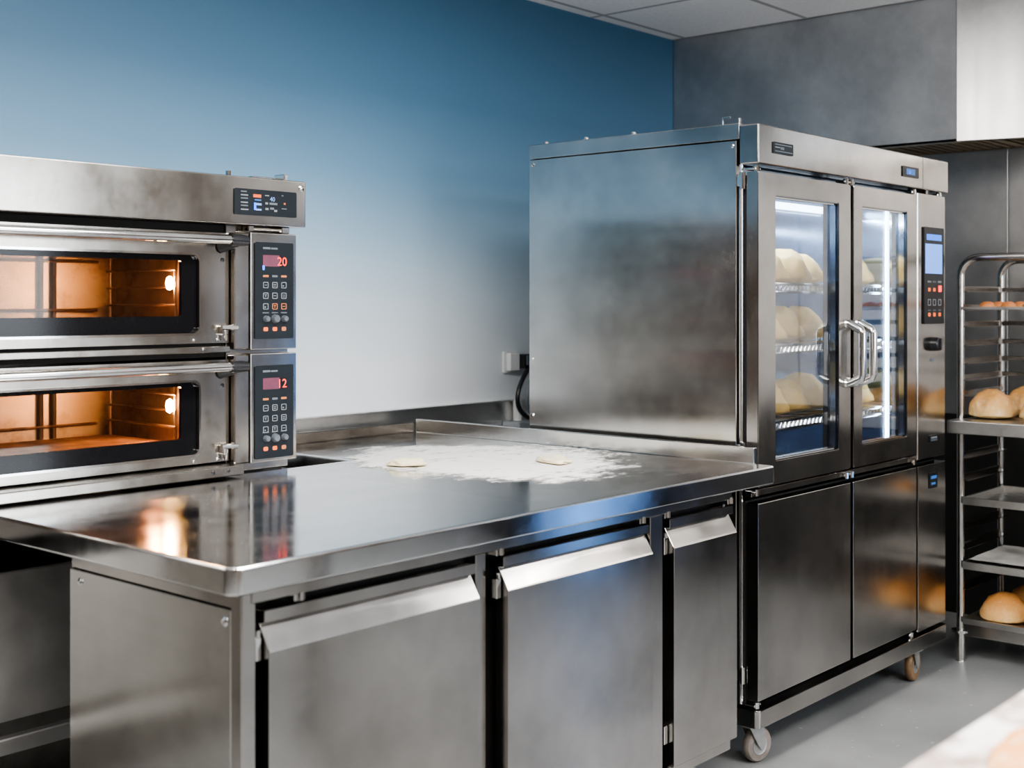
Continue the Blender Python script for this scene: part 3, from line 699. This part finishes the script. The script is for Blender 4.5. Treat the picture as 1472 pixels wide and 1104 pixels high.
# glass doors
def glass_door(x0, x1, gx0, gx1, hx):
    z0, z1, g0, g1 = .876, 1.857, .952, 1.788
    d = MB().plate([(x0, z0), (x1, z0), (x1, z1), (x0, z1)], [(gx0, g0), (gx1, g0), (gx1, g1), (gx0, g1)], 'y', PF, 2.062)
    bmesh.ops.bevel(d.bm, geom=[e for e in d.bm.edges], offset=.0025, segments=2, affect='EDGES', clamp_overlap=True)
    d = d.build('glass_door', M['steel'], pc)
    MB().plate([(gx0 - .001, g0 - .001), (gx1 + .001, g0 - .001), (gx1 + .001, g1 + .001), (gx0 - .001, g1 + .001)], [(gx0 + .006, g0 + .006), (gx1 - .006, g0 + .006), (gx1 - .006, g1 - .006), (gx0 + .006, g1 - .006)], 'y', 2.030, 2.050).build('window_trim', M['chrome'], d)
    for ya, yb in ((2.0225, 2.029), (2.051, 2.066)):
        MB().plate([(gx0, g0), (gx1, g0), (gx1, g1), (gx0, g1)], [(gx0 + .002, g0 + .002), (gx1 - .002, g0 + .002), (gx1 - .002, g1 - .002), (gx0 + .002, g1 - .002)], 'y', ya, yb).build('jamb_lining', M['dark_steel'], d)
    MB().box(gx0 + .001, gx1 - .001, 2.038, 2.042, g0 + .001, g1 - .001, 0).build('glass_pane', M['glass'], d)
    MB().plate([(x0 + .01, z0 + .01), (x1 - .01, z0 + .01), (x1 - .01, z1 - .01), (x0 + .01, z1 - .01)], [(gx0 - .02, g0 - .02), (gx1 + .02, g0 - .02), (gx1 + .02, g1 + .02), (gx0 - .02, g1 + .02)], 'y', 2.063, 2.090).build('door_seal', M['black'], d)
    zt, zb, o = 1.378, 1.172, .058
    h = MB().tube([(hx, PF, zt), (hx, PF - .010, zt), (hx, PF - o * .9, zt - .022), (hx, PF - o, zt - .034), (hx, PF - o, zb + .03), (hx, PF - o * .92, zb + .018), (hx, PF - .010, zb), (hx, PF, zb)], .0145, 14, flat=1.0)
    h.build('handle', M['steel_edge'], d)
    for z in (zt, zb): MB().lathe([(0, -.006), (.015, -.006), (.017, 0), (0, 0)], (hx, PF, z), 'y', 14).build('handle_foot', M['chrome'], d)
    return d
glass_door(3.457, 4.081, 3.566, 3.992, 4.050)
glass_door(4.101, 4.623, 4.170, 4.537, 4.132)
# control column
col = MB().box(4.636, px1, PF + .002, 2.090, .852, 1.868, .003).build('control_column', M['steel'], pc)
cy = PF + .002
cpn = MB().prism(rrect(4.682, 4.868, 1.368, 1.740, .006, 3), 'y', cy - .006, cy + .001).build('keypad', M['panel2'], col)
cy -= .006
dash(4.704, 4.842, 1.690, 1.713, M['screen2'], 'display', col, cy)
dash(4.692, 4.848, 1.562, 1.676, M['screen'], 'display', col, cy)
for i, x in enumerate((4.728, 4.775, 4.825)):
    dash(x - .016, x + .016, 1.527, 1.534, M['label_grey'] if i != 1 else M['label_dim'], 'print_line', col, cy)
    if i < 2: pill(x, 1.500, .022, .014, cy, M['orange'], 'indicator', col)
    b = MB().plate(rrect(x - .014, x + .014, 1.438, 1.464, .004, 2), rrect(x - .010, x + .010, 1.442, 1.460, .003, 2), 'y', cy - .0012, cy).build('button', M['label_grey'], col)
    dash(x - .012, x + .012, 1.418, 1.423, M['label_dim'], 'print_line', col, cy)
    pill(x, 1.404, .022, .015, cy, M['orange'], 'indicator', col)
dash(4.814, 4.842, 1.492, 1.516, M['red'], 'indicator', col, cy)
cy = PF + .002
k = MB().lathe([(0, -.030), (.022, -.030), (.026, -.026), (.028, 0), (0, 0)], (4.775, cy, 1.290), 'y', 20).box(4.771, 4.779, cy - .036, cy - .028, 1.268, 1.312, .001).build('knob', M['black'], col)
MB().box(4.803, 4.820, cy - .018, cy, 1.266, 1.30, .003).build('switch', M['chrome'], col)
MB().prism(rrect(4.750, 4.782, 1.222, 1.236, .006, 3), 'y', cy - .002, cy).build('print_badge', M['label_dim'], col)
MB().prism(rrect(4.742, 4.808, .912, .938, .004, 3), 'y', cy - .005, cy).build('badge', M['panel2'], col)
dash(4.748, 4.802, .926, .932, M['label_grey'], 'print_line', col, cy - .005); dash(4.748, 4.802, .917, .922, M['label_dim'], 'print_line', col, cy - .005)
MB().box(4.655, 4.657, PF - .0105 + .0, 2.012, 1.884, 2.000, 0).build('header_seam', M['void'], pc)
# header plates
hp = MB().prism(rrect(3.528, 3.652, 1.918, 1.954, .003, 2), 'y', 2.006, 2.011).build('name_plate', M['panel'], pc)
for z, x1, mt in ((1.945, .105, 'label_dim'), (1.936, .03, 'label_grey'), (1.924, .11, 'label_dim')): dash(3.536, 3.536 + x1, z, z + .003, M[mt], 'print_line', hp, 2.006)
dash(3.570, 3.592, 1.932, 1.940, M['label_dim'], 'print_line', hp, 2.006)
hp = MB().prism(rrect(4.470, 4.610, 1.916, 1.955, .003, 2), 'y', 2.006, 2.011).build('temperature_display', M['panel2'], pc)
dash(4.500, 4.575, 1.925, 1.947, M['blue_dim'], 'display', hp, 2.006)
text_mb('88', 4.518, 2.0045, 1.928, .018, M['screen2'], 'display_digits', hp)
# lower doors
for x0, x1 in ((3.457, 4.081), (4.101, 4.623)):
    MB().box(x0, x1, PF, 2.062, .214, .828, .004, 2).build('lower_door', M['steel'], pc)
lp = MB().box(4.636, px1, PF, 2.090, .200, .828, .003, 2).build('lower_panel', M['steel'], pc)
MB().prism(rrect(4.735, 4.805, .735, .795, .002, 2), 'y', PF - .004, PF).build('display', M['panel2'], lp)
dash(4.745, 4.795, .770, .782, M['blue_dim'], 'display_bar', lp, PF - .004); dash(4.748, 4.785, .748, .756, M['blue_dim'], 'display_bar', lp, PF - .004)
# mid rail, gaps and hinges
MB().box(px0 + .01, px1, 2.066, 2.095, .195, .875, 0).box(px0 + .01, px1, 2.066, 2.095, .832, .872, 0).build('door_rebate', M['void'], pc)
MB().box(px0 + .005, px1 - .005, 2.040, 2.066, .846, .866, .002).build('middle_rail', M['steel'], pc)
MB().tube([(px0 + .006, 2.078, .20), (px0 + .006, 2.078, 1.88)], .006, 8).build('hinge_rod', M['steel_edge'], pc)
for x, z in ((3.470, 1.866), (3.470, .860), (4.625, 1.868), (4.625, .846), (4.07, .852), (4.11, .852), (4.07, 1.868), (4.11, 1.868), (3.470, .200), (4.60, .197), (4.86, 1.872)):
    MB().box(x - .018, x + .022, 2.030, 2.064, z - .004, z + .004, .002).tube([(x, 2.034, z - .010), (x, 2.034, z + .010)], .010, 10).build('hinge', M['chrome'], pc)
for z in (1.83, .99, .29):
    MB().box(px0 - .003, px0 + .016, 2.064, 2.090, z - .018, z + .018, .003).tube([(px0 + .004, 2.072, z - .026), (px0 + .004, 2.072, z + .026)], .009, 10).build('hinge', M['chrome'], pc)
# base frame with rounded corners, castors, studs on the roof
r = .02
poly = arc(px0 + r, 2.012 + r, r, PI, 1.5 * PI) + arc(px1 - r, 2.012 + r, r, 1.5 * PI, 2 * PI) + [(px1, 2.942), (px0, 2.942)]
MB().prism(poly, 'z', .132, .188, .003, 2).build('base_frame', M['steel'], pc)
castor(pc, 3.515, 2.075, .1315, .056, mat='tyre_grey', yaw=-.25)
castor(pc, 4.665, 2.062, .1315, .061, mat='tyre', yaw=.1)
castor(pc, 3.52, 2.87, .1315, .056, mat='tyre_grey', yaw=.3)
castor(pc, 4.80, 2.87, .1315, .056, mat='tyre', yaw=-.3)
for x, y in ((px0 + .02, 2.88), (px0 + .02, 2.70), (px0 + .02, 2.50)): MB().lathe([(.009, 0), (.009, .008), (.006, .012), (0, .012)], (x, y, 2.009), 'z', 10).build('roof_bolt', M['chrome'], pc)
MB().tube([(px0 + .03, 2.16, 2.01), (px0 + .03, 2.16, 2.035), (px0 + .03, 2.13, 2.035)], .004, 6).tube([(px0 + .01, 2.085, 2.005), (px0 + .01, 2.085, 2.026)], .006, 8).build('roof_lug', M['chrome'], pc)

# dough on the shelves
dmesh = [loaf_mesh('dough_loaf', .144, .20, .120, s, .13, M['dough']) for s in (1, 2, 4)]
ORD = ('left', 'second from left', 'third from left')
def dough_row(z, items, where):
    for i, (x, y, rz, sc, lb) in enumerate(items):
        put('dough_loaf', dmesh[i % 3], (x, y, z + .005), rz, lb + ' ' + where, 'dough loaf', 'dough loaves proofing in the cabinet', sc)
TOP, MID, LOW = 'on the top cabinet shelf', 'on the middle cabinet shelf', 'on the bottom cabinet shelf'
dough_row(SHZ[0], [(3.890, 2.27, .15, (1, 1, .95), 'raw dough loaf cut off at the left'), (4.062, 2.29, .08, (1.08, 1.1, 1.05), 'largest raw dough loaf, middle of three,'), (4.230, 2.31, 0, (.95, 1, .92), 'raw dough loaf partly hidden behind the largest one'), (4.575, 2.28, 0, (.9, 1, .92), 'single raw dough loaf behind the right glass door')], TOP)
dough_row(SHZ[1], [(3.862, 2.26, .05, (.98, 1, .84), 'low raw dough loaf cut off at the left'), (4.030, 2.30, .05, (1.06, 1.1, 1.06), 'tall bumpy raw dough loaf'), (4.200, 2.29, -.05, (1.0, 1.05, 1.0), 'smooth raw dough loaf, rightmost behind the left door')], MID)
dough_row(SHZ[2], [(3.860, 2.25, .05, (.98, 1, 1.02), 'raw dough loaf cut off at the left'), (4.018, 2.26, .03, (.96, 1, .98), 'middle raw dough loaf of the front row'), (4.185, 2.27, -.03, (1.04, 1.05, 1.08), 'plump raw dough loaf, rightmost behind the left door'), (4.06, 2.60, .0, (1, 1, 1.0), 'raw dough loaf of the rear row behind the left door'), (4.545, 2.27, 0, (.9, 1, .95), 'single raw dough loaf behind the right glass door')], LOW)

# ------------------------------------------------------------------ bakery rack
rk = thing('bakery_rack', (5.31, 1.78, 0), 'wheeled tubular steel bakery rack loaded with trays of bread beside the proofing cabinet', 'rack')
RX0, RX1, RY0, RY1, RZ = 5.080, 5.520, 1.520, 2.035, 1.632
def uframe(x):
    c = .075; pts = [(x, RY1, .12)]
    pts += [(x, RY1 - c + c * math.cos(a), RZ - c + c * math.sin(a)) for a in [PI / 2 * k / 6 for k in range(7)]]
    pts += [(x, RY0 + c - c * math.sin(a), RZ - c + c * math.cos(a)) for a in [PI / 2 * k / 6 for k in range(7)]]
    pts += [(x, RY0, .12)]
    MB().tube(pts, .0155, 12).build('upright_frame', M['rack_steel'], rk)
uframe(RX0); uframe(RX1)
RAILS = (1.505, 1.430, 1.362, 1.285, 1.212, 1.145, 1.080, .83, .74, .645, .545, .465, .385, .30)
for z in RAILS:
    for y, s in ((RY1, -1), (RY0, 1)):
        MB().box(RX0, RX1, min(y, y + s * .030), max(y, y + s * .030), z - .012, z - .009, .0005).box(RX0, RX1, min(y, y + s * .003), max(y, y + s * .003), z - .012, z + .012, .0005).build('runner', M['runner'], rk)
for z in (1.505, 1.362, 1.285, 1.212, 1.145): MB().box(RX1 - .012, RX1, RY0, RY1, z - .009, z + .009, .002).build('crossbar', M['rack_steel'], rk)
for x in (RX0, RX1): MB().box(x - .012, x + .012, RY0 + .014, RY1 - .014, .105, .155, .003).build('base_bar', M['rack_steel'], rk)
for y in (RY0, RY1): MB().box(RX0 + .012, RX1 - .012, y - .012, y + .012, .110, .150, .003).build('base_bar', M['rack_steel'], rk)
for x in (RX0, RX1):
    for y in (RY0, RY1):
        MB().lathe([(0, .125), (.036, .125), (.036, .116), (.022, .114), (.020, .100), (.0225, .09), (.021, .03), (.018, .006), (.020, 0), (0, 0)], (x, y, 0), 'z', 18).build('foot', M['rack_steel'], rk)
# wide shelf at waist height
MB().box(4.955, RX1 - .02, RY0 - .012, RY1 - .018 + .02, .932, .980, .004, 2).build('wide_shelf', M['tray_steel'], rk) if False else None
ws = MB().box(4.955, RX0 - .017, RY0 - .014, RY1 + .008, .930, .982, .005, 2).box(RX0 - .017, RX1 - .02, RY0 + .017, RY1 - .017, .930, .982, .003)
ws.build('wide_shelf', M['tray_steel'], rk)

def tray(z, label, mat=M['tray_steel'], x0=RX0 - .025, h=.030):
    y0, y1, x1 = RY0 + .019, RY1 - .019, RX1 - .03
    t = MB().box(x0, x1, y0, y1, z, z + .003, .001)
    t.plate([(x0 - .004, y0 - .0), (x1 + .004, y0 - .0), (x1 + .004, y1 + .0), (x0 - .004, y1 + .0)], [(x0 + .008, y0 + .008), (x1 - .008, y0 + .008), (x1 - .008, y1 - .008), (x0 + .008, y1 - .008)], 'z', z + .001, z + h)
    return tag(t.build('baking_tray', mat), label, 'tray', 'baking trays on the rack')
tray(1.4215, 'thin baking tray of small pastries high on the bakery rack', h=.012)
tray(.6365, 'floured empty-looking baking tray, first below the wide shelf of loaves')
t2 = tray(.3765, 'baking tray lined with floured paper above the bottom loaves')
tray(.1555, 'lowest baking tray on the bakery rack holding golden loaves', h=.024)
pm = MB()
n = 16; g = []
for j in range(n + 1):
    row = []
    for i in range(n + 1):
        x = RX0 - .01 + (RX1 - RX0 - .045) * i / n; y = RY0 + .035 + (RY1 - RY0 - .07) * j / n
        ed = max(abs(i / n * 2 - 1), abs(j / n * 2 - 1))
        row.append(pm.bm.verts.new((x, y, .4085 + .006 * mnoise.noise(Vector((x * 14, y * 14, 2))) + (.008 * max(0, ed - .85) / .15))))
    g.append(row)
for j in range(n):
    for i in range(n): pm.bm.faces.new((g[j][i], g[j][i + 1], g[j + 1][i + 1], g[j + 1][i]))
tag(pm.build('baking_paper', M['parchment']), 'crinkled floured baking paper lying on the second lowest rack tray', 'baking paper')
pmesh = loaf_mesh('pastry', .075, .06, .030, 2, .12, M['pastry'], 3)
for i in range(5):
    for j in range(2):
        nm = ('nearest the cabinet', 'second from the cabinet', 'third from the cabinet', 'fourth from the cabinet', 'farthest from the cabinet')[i]
        put('pastry', pmesh, (5.16 + j * .13, 1.955 - i * .085, 1.4250), .3 * i, 'small golden pastry on the high thin tray, %s in the %s row' % (nm, ('front', 'rear')[j]), 'pastry', 'small pastries on the high tray')
lm = [loaf_mesh('bread_loaf', .25, .190, .110, s, .13, M['bread_pale']) for s in (11, 12)]
MIDS = 'on the wide rack shelf'
for i, (x, y, rz, sc, lb) in enumerate([(5.155, 1.928, .2, (.85, 1, 1), 'pale floury loaf nearest the cabinet, front row'), (5.13, 1.705, -.1, (.9, 1, 1), 'pale floury loaf second from the cabinet, front row'), (5.39, 1.870, .1, (.85, 1, 1.02), 'golden topped loaf in the rear row behind the first loaf'), (5.40, 1.655, .1, (.85, 1, 1.0), 'golden topped loaf in the rear row behind the second loaf')]):
    put('bread_loaf', lm[i % 2], (x, y, .983), rz, lb + ' ' + MIDS, 'bread loaf', 'loaves on the wide rack shelf', sc)
lg = [loaf_mesh('bread_loaf', .25, .190, .108, s, .08, M['bread_gold']) for s in (21, 22)]
for i, (x, y, rz, sc, lb) in enumerate([(5.215, 1.905, .1, (.9, .98, 1), 'golden brown round loaf nearest the cabinet, front row'), (5.20, 1.700, -.1, (.9, .95, 1), 'golden brown round loaf second from the cabinet, front row'), (5.405, 1.880, .1, (.56, .85, 1.0), 'shaded golden loaf behind the first loaf'), (5.405, 1.700, .1, (.56, 1, 1.15), 'shaded golden loaf behind the second loaf')]):
    put('bread_loaf', lg[i % 2], (x, y, .1590), rz, lb + ' on the lowest rack tray', 'bread loaf', 'loaves on the lowest rack tray', sc)
put('bread_roll', loaf_mesh('bread_roll', .11, .11, .055, 31, .06, M['bread_gold'], 3), (5.16, 1.735, .6400), 0, 'single small golden roll on the tray below the wide shelf', 'bread roll')

# ------------------------------------------------------------------ wall socket, plug, cables, junction box
ou = MB().prism(rrect(3.985, 4.075, 1.155, 1.245, .006, 3), 'y', YW - .012, YW - .001).box(3.999, 4.061, YW - .034, YW - .012, 1.163, 1.237, .003)
tag(ou.build('wall_socket', M['white_plastic']), 'white double wall socket on the pale wall beside the proofing cabinet', 'socket')
pl = thing('power_plug', (4.11, 3.50, 1.2), 'black power plug with looping cable in the gap beside the proofing cabinet', 'plug')
MB().box(4.063, 4.13, 3.492, 3.536, 1.172, 1.232, .006, 2).build('plug_body', M['black'], pl)
MB().box(4.07, 4.125, 3.484, 3.492, 1.185, 1.228, .003).build('plug_face', plain('slate_plug', (.09, .12, .15), .35), pl)
def bez(p0, p1, p2, p3, n=20):
    p0, p1, p2, p3 = map(Vector, (p0, p1, p2, p3))
    return [p0 * (1 - t) ** 3 + p1 * 3 * t * (1 - t) ** 2 + p2 * 3 * t * t * (1 - t) + p3 * t ** 3 for t in [k / n for k in range(n + 1)]]
MB().tube(bez((4.11, 3.505, 1.18), (3.995, 3.46, 1.12), (3.935, 3.47, 1.02), (4.085, 3.49, .965)), .010, 8).tube(bez((4.12, 3.50, 1.22), (4.16, 3.47, 1.26), (4.13, 3.48, 1.28), (4.15, 3.49, 1.30)), .011, 8).build('cable', M['cable'], pl)
MB().tube(bez((4.125, 3.485, 1.19), (4.03, 3.43, 1.12), (3.97, 3.445, 1.03), (4.11, 3.475, .965)), .009, 8).build('cable', M['cable_grey'], pl)
jb = thing('junction_box', (4.06, 3.49, .88), 'grey junction box with a white conduit at the foot of the pale wall', 'junction box')
MB().box(3.97, 4.15, 3.44, 3.536, .86, .955, .005, 2).build('box_body', M['grey_plastic'], jb)
MB().tube([(4.045, 3.515, .95), (4.045, 3.515, 1.04)], .020, 10).build('conduit', M['white_plastic'], jb)

# ------------------------------------------------------------------ floured table in the foreground
ft = thing('floured_table', (1.9, .2, 0), 'blurred white floured wooden table in the near foreground corner', 'table')
MB().box(1.02, 2.90, -.35, .578, .918, .958, .006, 2).build('table_top', M['board'], ft)
for x in (1.10, 2.82):
    for y in (-.27, .50): MB().box(x - .03, x + .03, y - .03, y + .03, 0, .918, .004).build('leg', M['steel'], ft)
MB().box(1.10, 2.82, .47, .50, .82, .918, .002).box(1.10, 2.82, -.27, -.24, .82, .918, .002).build('apron', M['steel'], ft)
put('flat_bread', loaf_mesh('flat_bread', .23, .10, .020, 41, .15, M['table_bread'], 4), (1.405, .470, .9585), .08, 'floured pale orange flat bread on the blurred foreground table', 'flat bread')

# ------------------------------------------------------------------ made-up cooler out of view, added for a blue streak on the worktable
uc = thing('added_cooler', (5.55, -.52, 0), 'made-up dark cooler out of view, its blue lit edge added to streak a worktable door', 'cooler')
MB().box(5.30, 5.855, -.82, -.205, 0, 1.95, .004).build('cabinet_body', M['void'], uc)
cd = MB().box(5.265, 5.298, -.82, -.205, .08, 1.93, .004).build('door', M['black_glass'], uc)
MB().box(5.258, 5.266, -.285, -.225, .12, 1.88, .001).build('light_strip', glow('added_blue_glow', (.16, .42, 1.0), 10), cd)  # glowing strip added as the source of the blue streak
MB().tube([(5.264, -.76, .9), (5.235, -.76, .93), (5.235, -.76, 1.27), (5.264, -.76, 1.3)], .011, 10).build('handle', M['chrome'], cd)

# ------------------------------------------------------------------ light
def point(name, loc, col, e, r):
    l = bpy.data.lights.new(name, 'POINT'); l.color = col; l.energy = e; l.shadow_soft_size = r
    o = bpy.data.objects.new(name, l); COL.objects.link(o); o.location = loc; return o
for z in (1.505, 1.16): point('oven_lamp_light', (2.02, 3.10, z), (1, .42, .19), 1.25, .015)
l = bpy.data.lights.new('hood_fill_lamp', 'AREA'); l.shape = 'RECTANGLE'; l.size = .25; l.size_y = .9; l.energy = 3.2; l.color = (1, .93, .84)  # fill lamp added under the hood to lighten rack and far wall
o = bpy.data.objects.new('hood_fill_lamp', l); COL.objects.link(o); o.location = (5.62, 1.55, 2.14)
w = bpy.data.worlds.new('World'); SC.world = w; w.use_nodes = True
bg = w.node_tree.nodes['Background']
sky = w.node_tree.nodes.new('ShaderNodeTexSky'); sky.sky_type = 'HOSEK_WILKIE'; sky.turbidity = 4; sky.sun_direction = (.3, .6, .7)
w.node_tree.links.new(sky.outputs[0], bg.inputs[0]); bg.inputs[1].default_value = 1.5
w.cycles.sampling_method = 'NONE'
l = bpy.data.lights.new('window_daylight', 'AREA'); l.shape = 'RECTANGLE'; l.size = 2.2; l.size_y = 1.3; l.energy = 70; l.color = (.86, .93, 1)
o = bpy.data.objects.new('window_daylight', l); COL.objects.link(o); o.location = (3.5, Y0 + .03, 1.73); o.rotation_euler = (PI / 2, 0, 0)

# ------------------------------------------------------------------ camera
cam = bpy.data.cameras.new('Camera'); co = bpy.data.objects.new('Camera', cam); COL.objects.link(co)
ang = math.radians(41.25)
co.location = (0, 0, 1.45)
co.rotation_euler = (PI / 2, 0, ang - PI / 2)
cam.sensor_width = 36; cam.lens = 1829 / 1472 * 36
cam.shift_y = -(552 - 435) / 1472
cam.clip_start = .05
cam.dof.use_dof = True; cam.dof.focus_distance = 3.9; cam.dof.aperture_fstop = 3.2
SC.camera = co
SC.view_settings.view_transform = 'AgX'
try: SC.view_settings.look = 'AgX - Medium High Contrast'
except Exception: pass
SC.view_settings.exposure = 0.4
SC.cycles.max_bounces = 10; SC.cycles.glossy_bounces = 6; SC.cycles.transparent_max_bounces = 12
SC.cycles.sample_clamp_indirect = 6
SC.cycles.caustics_reflective = True
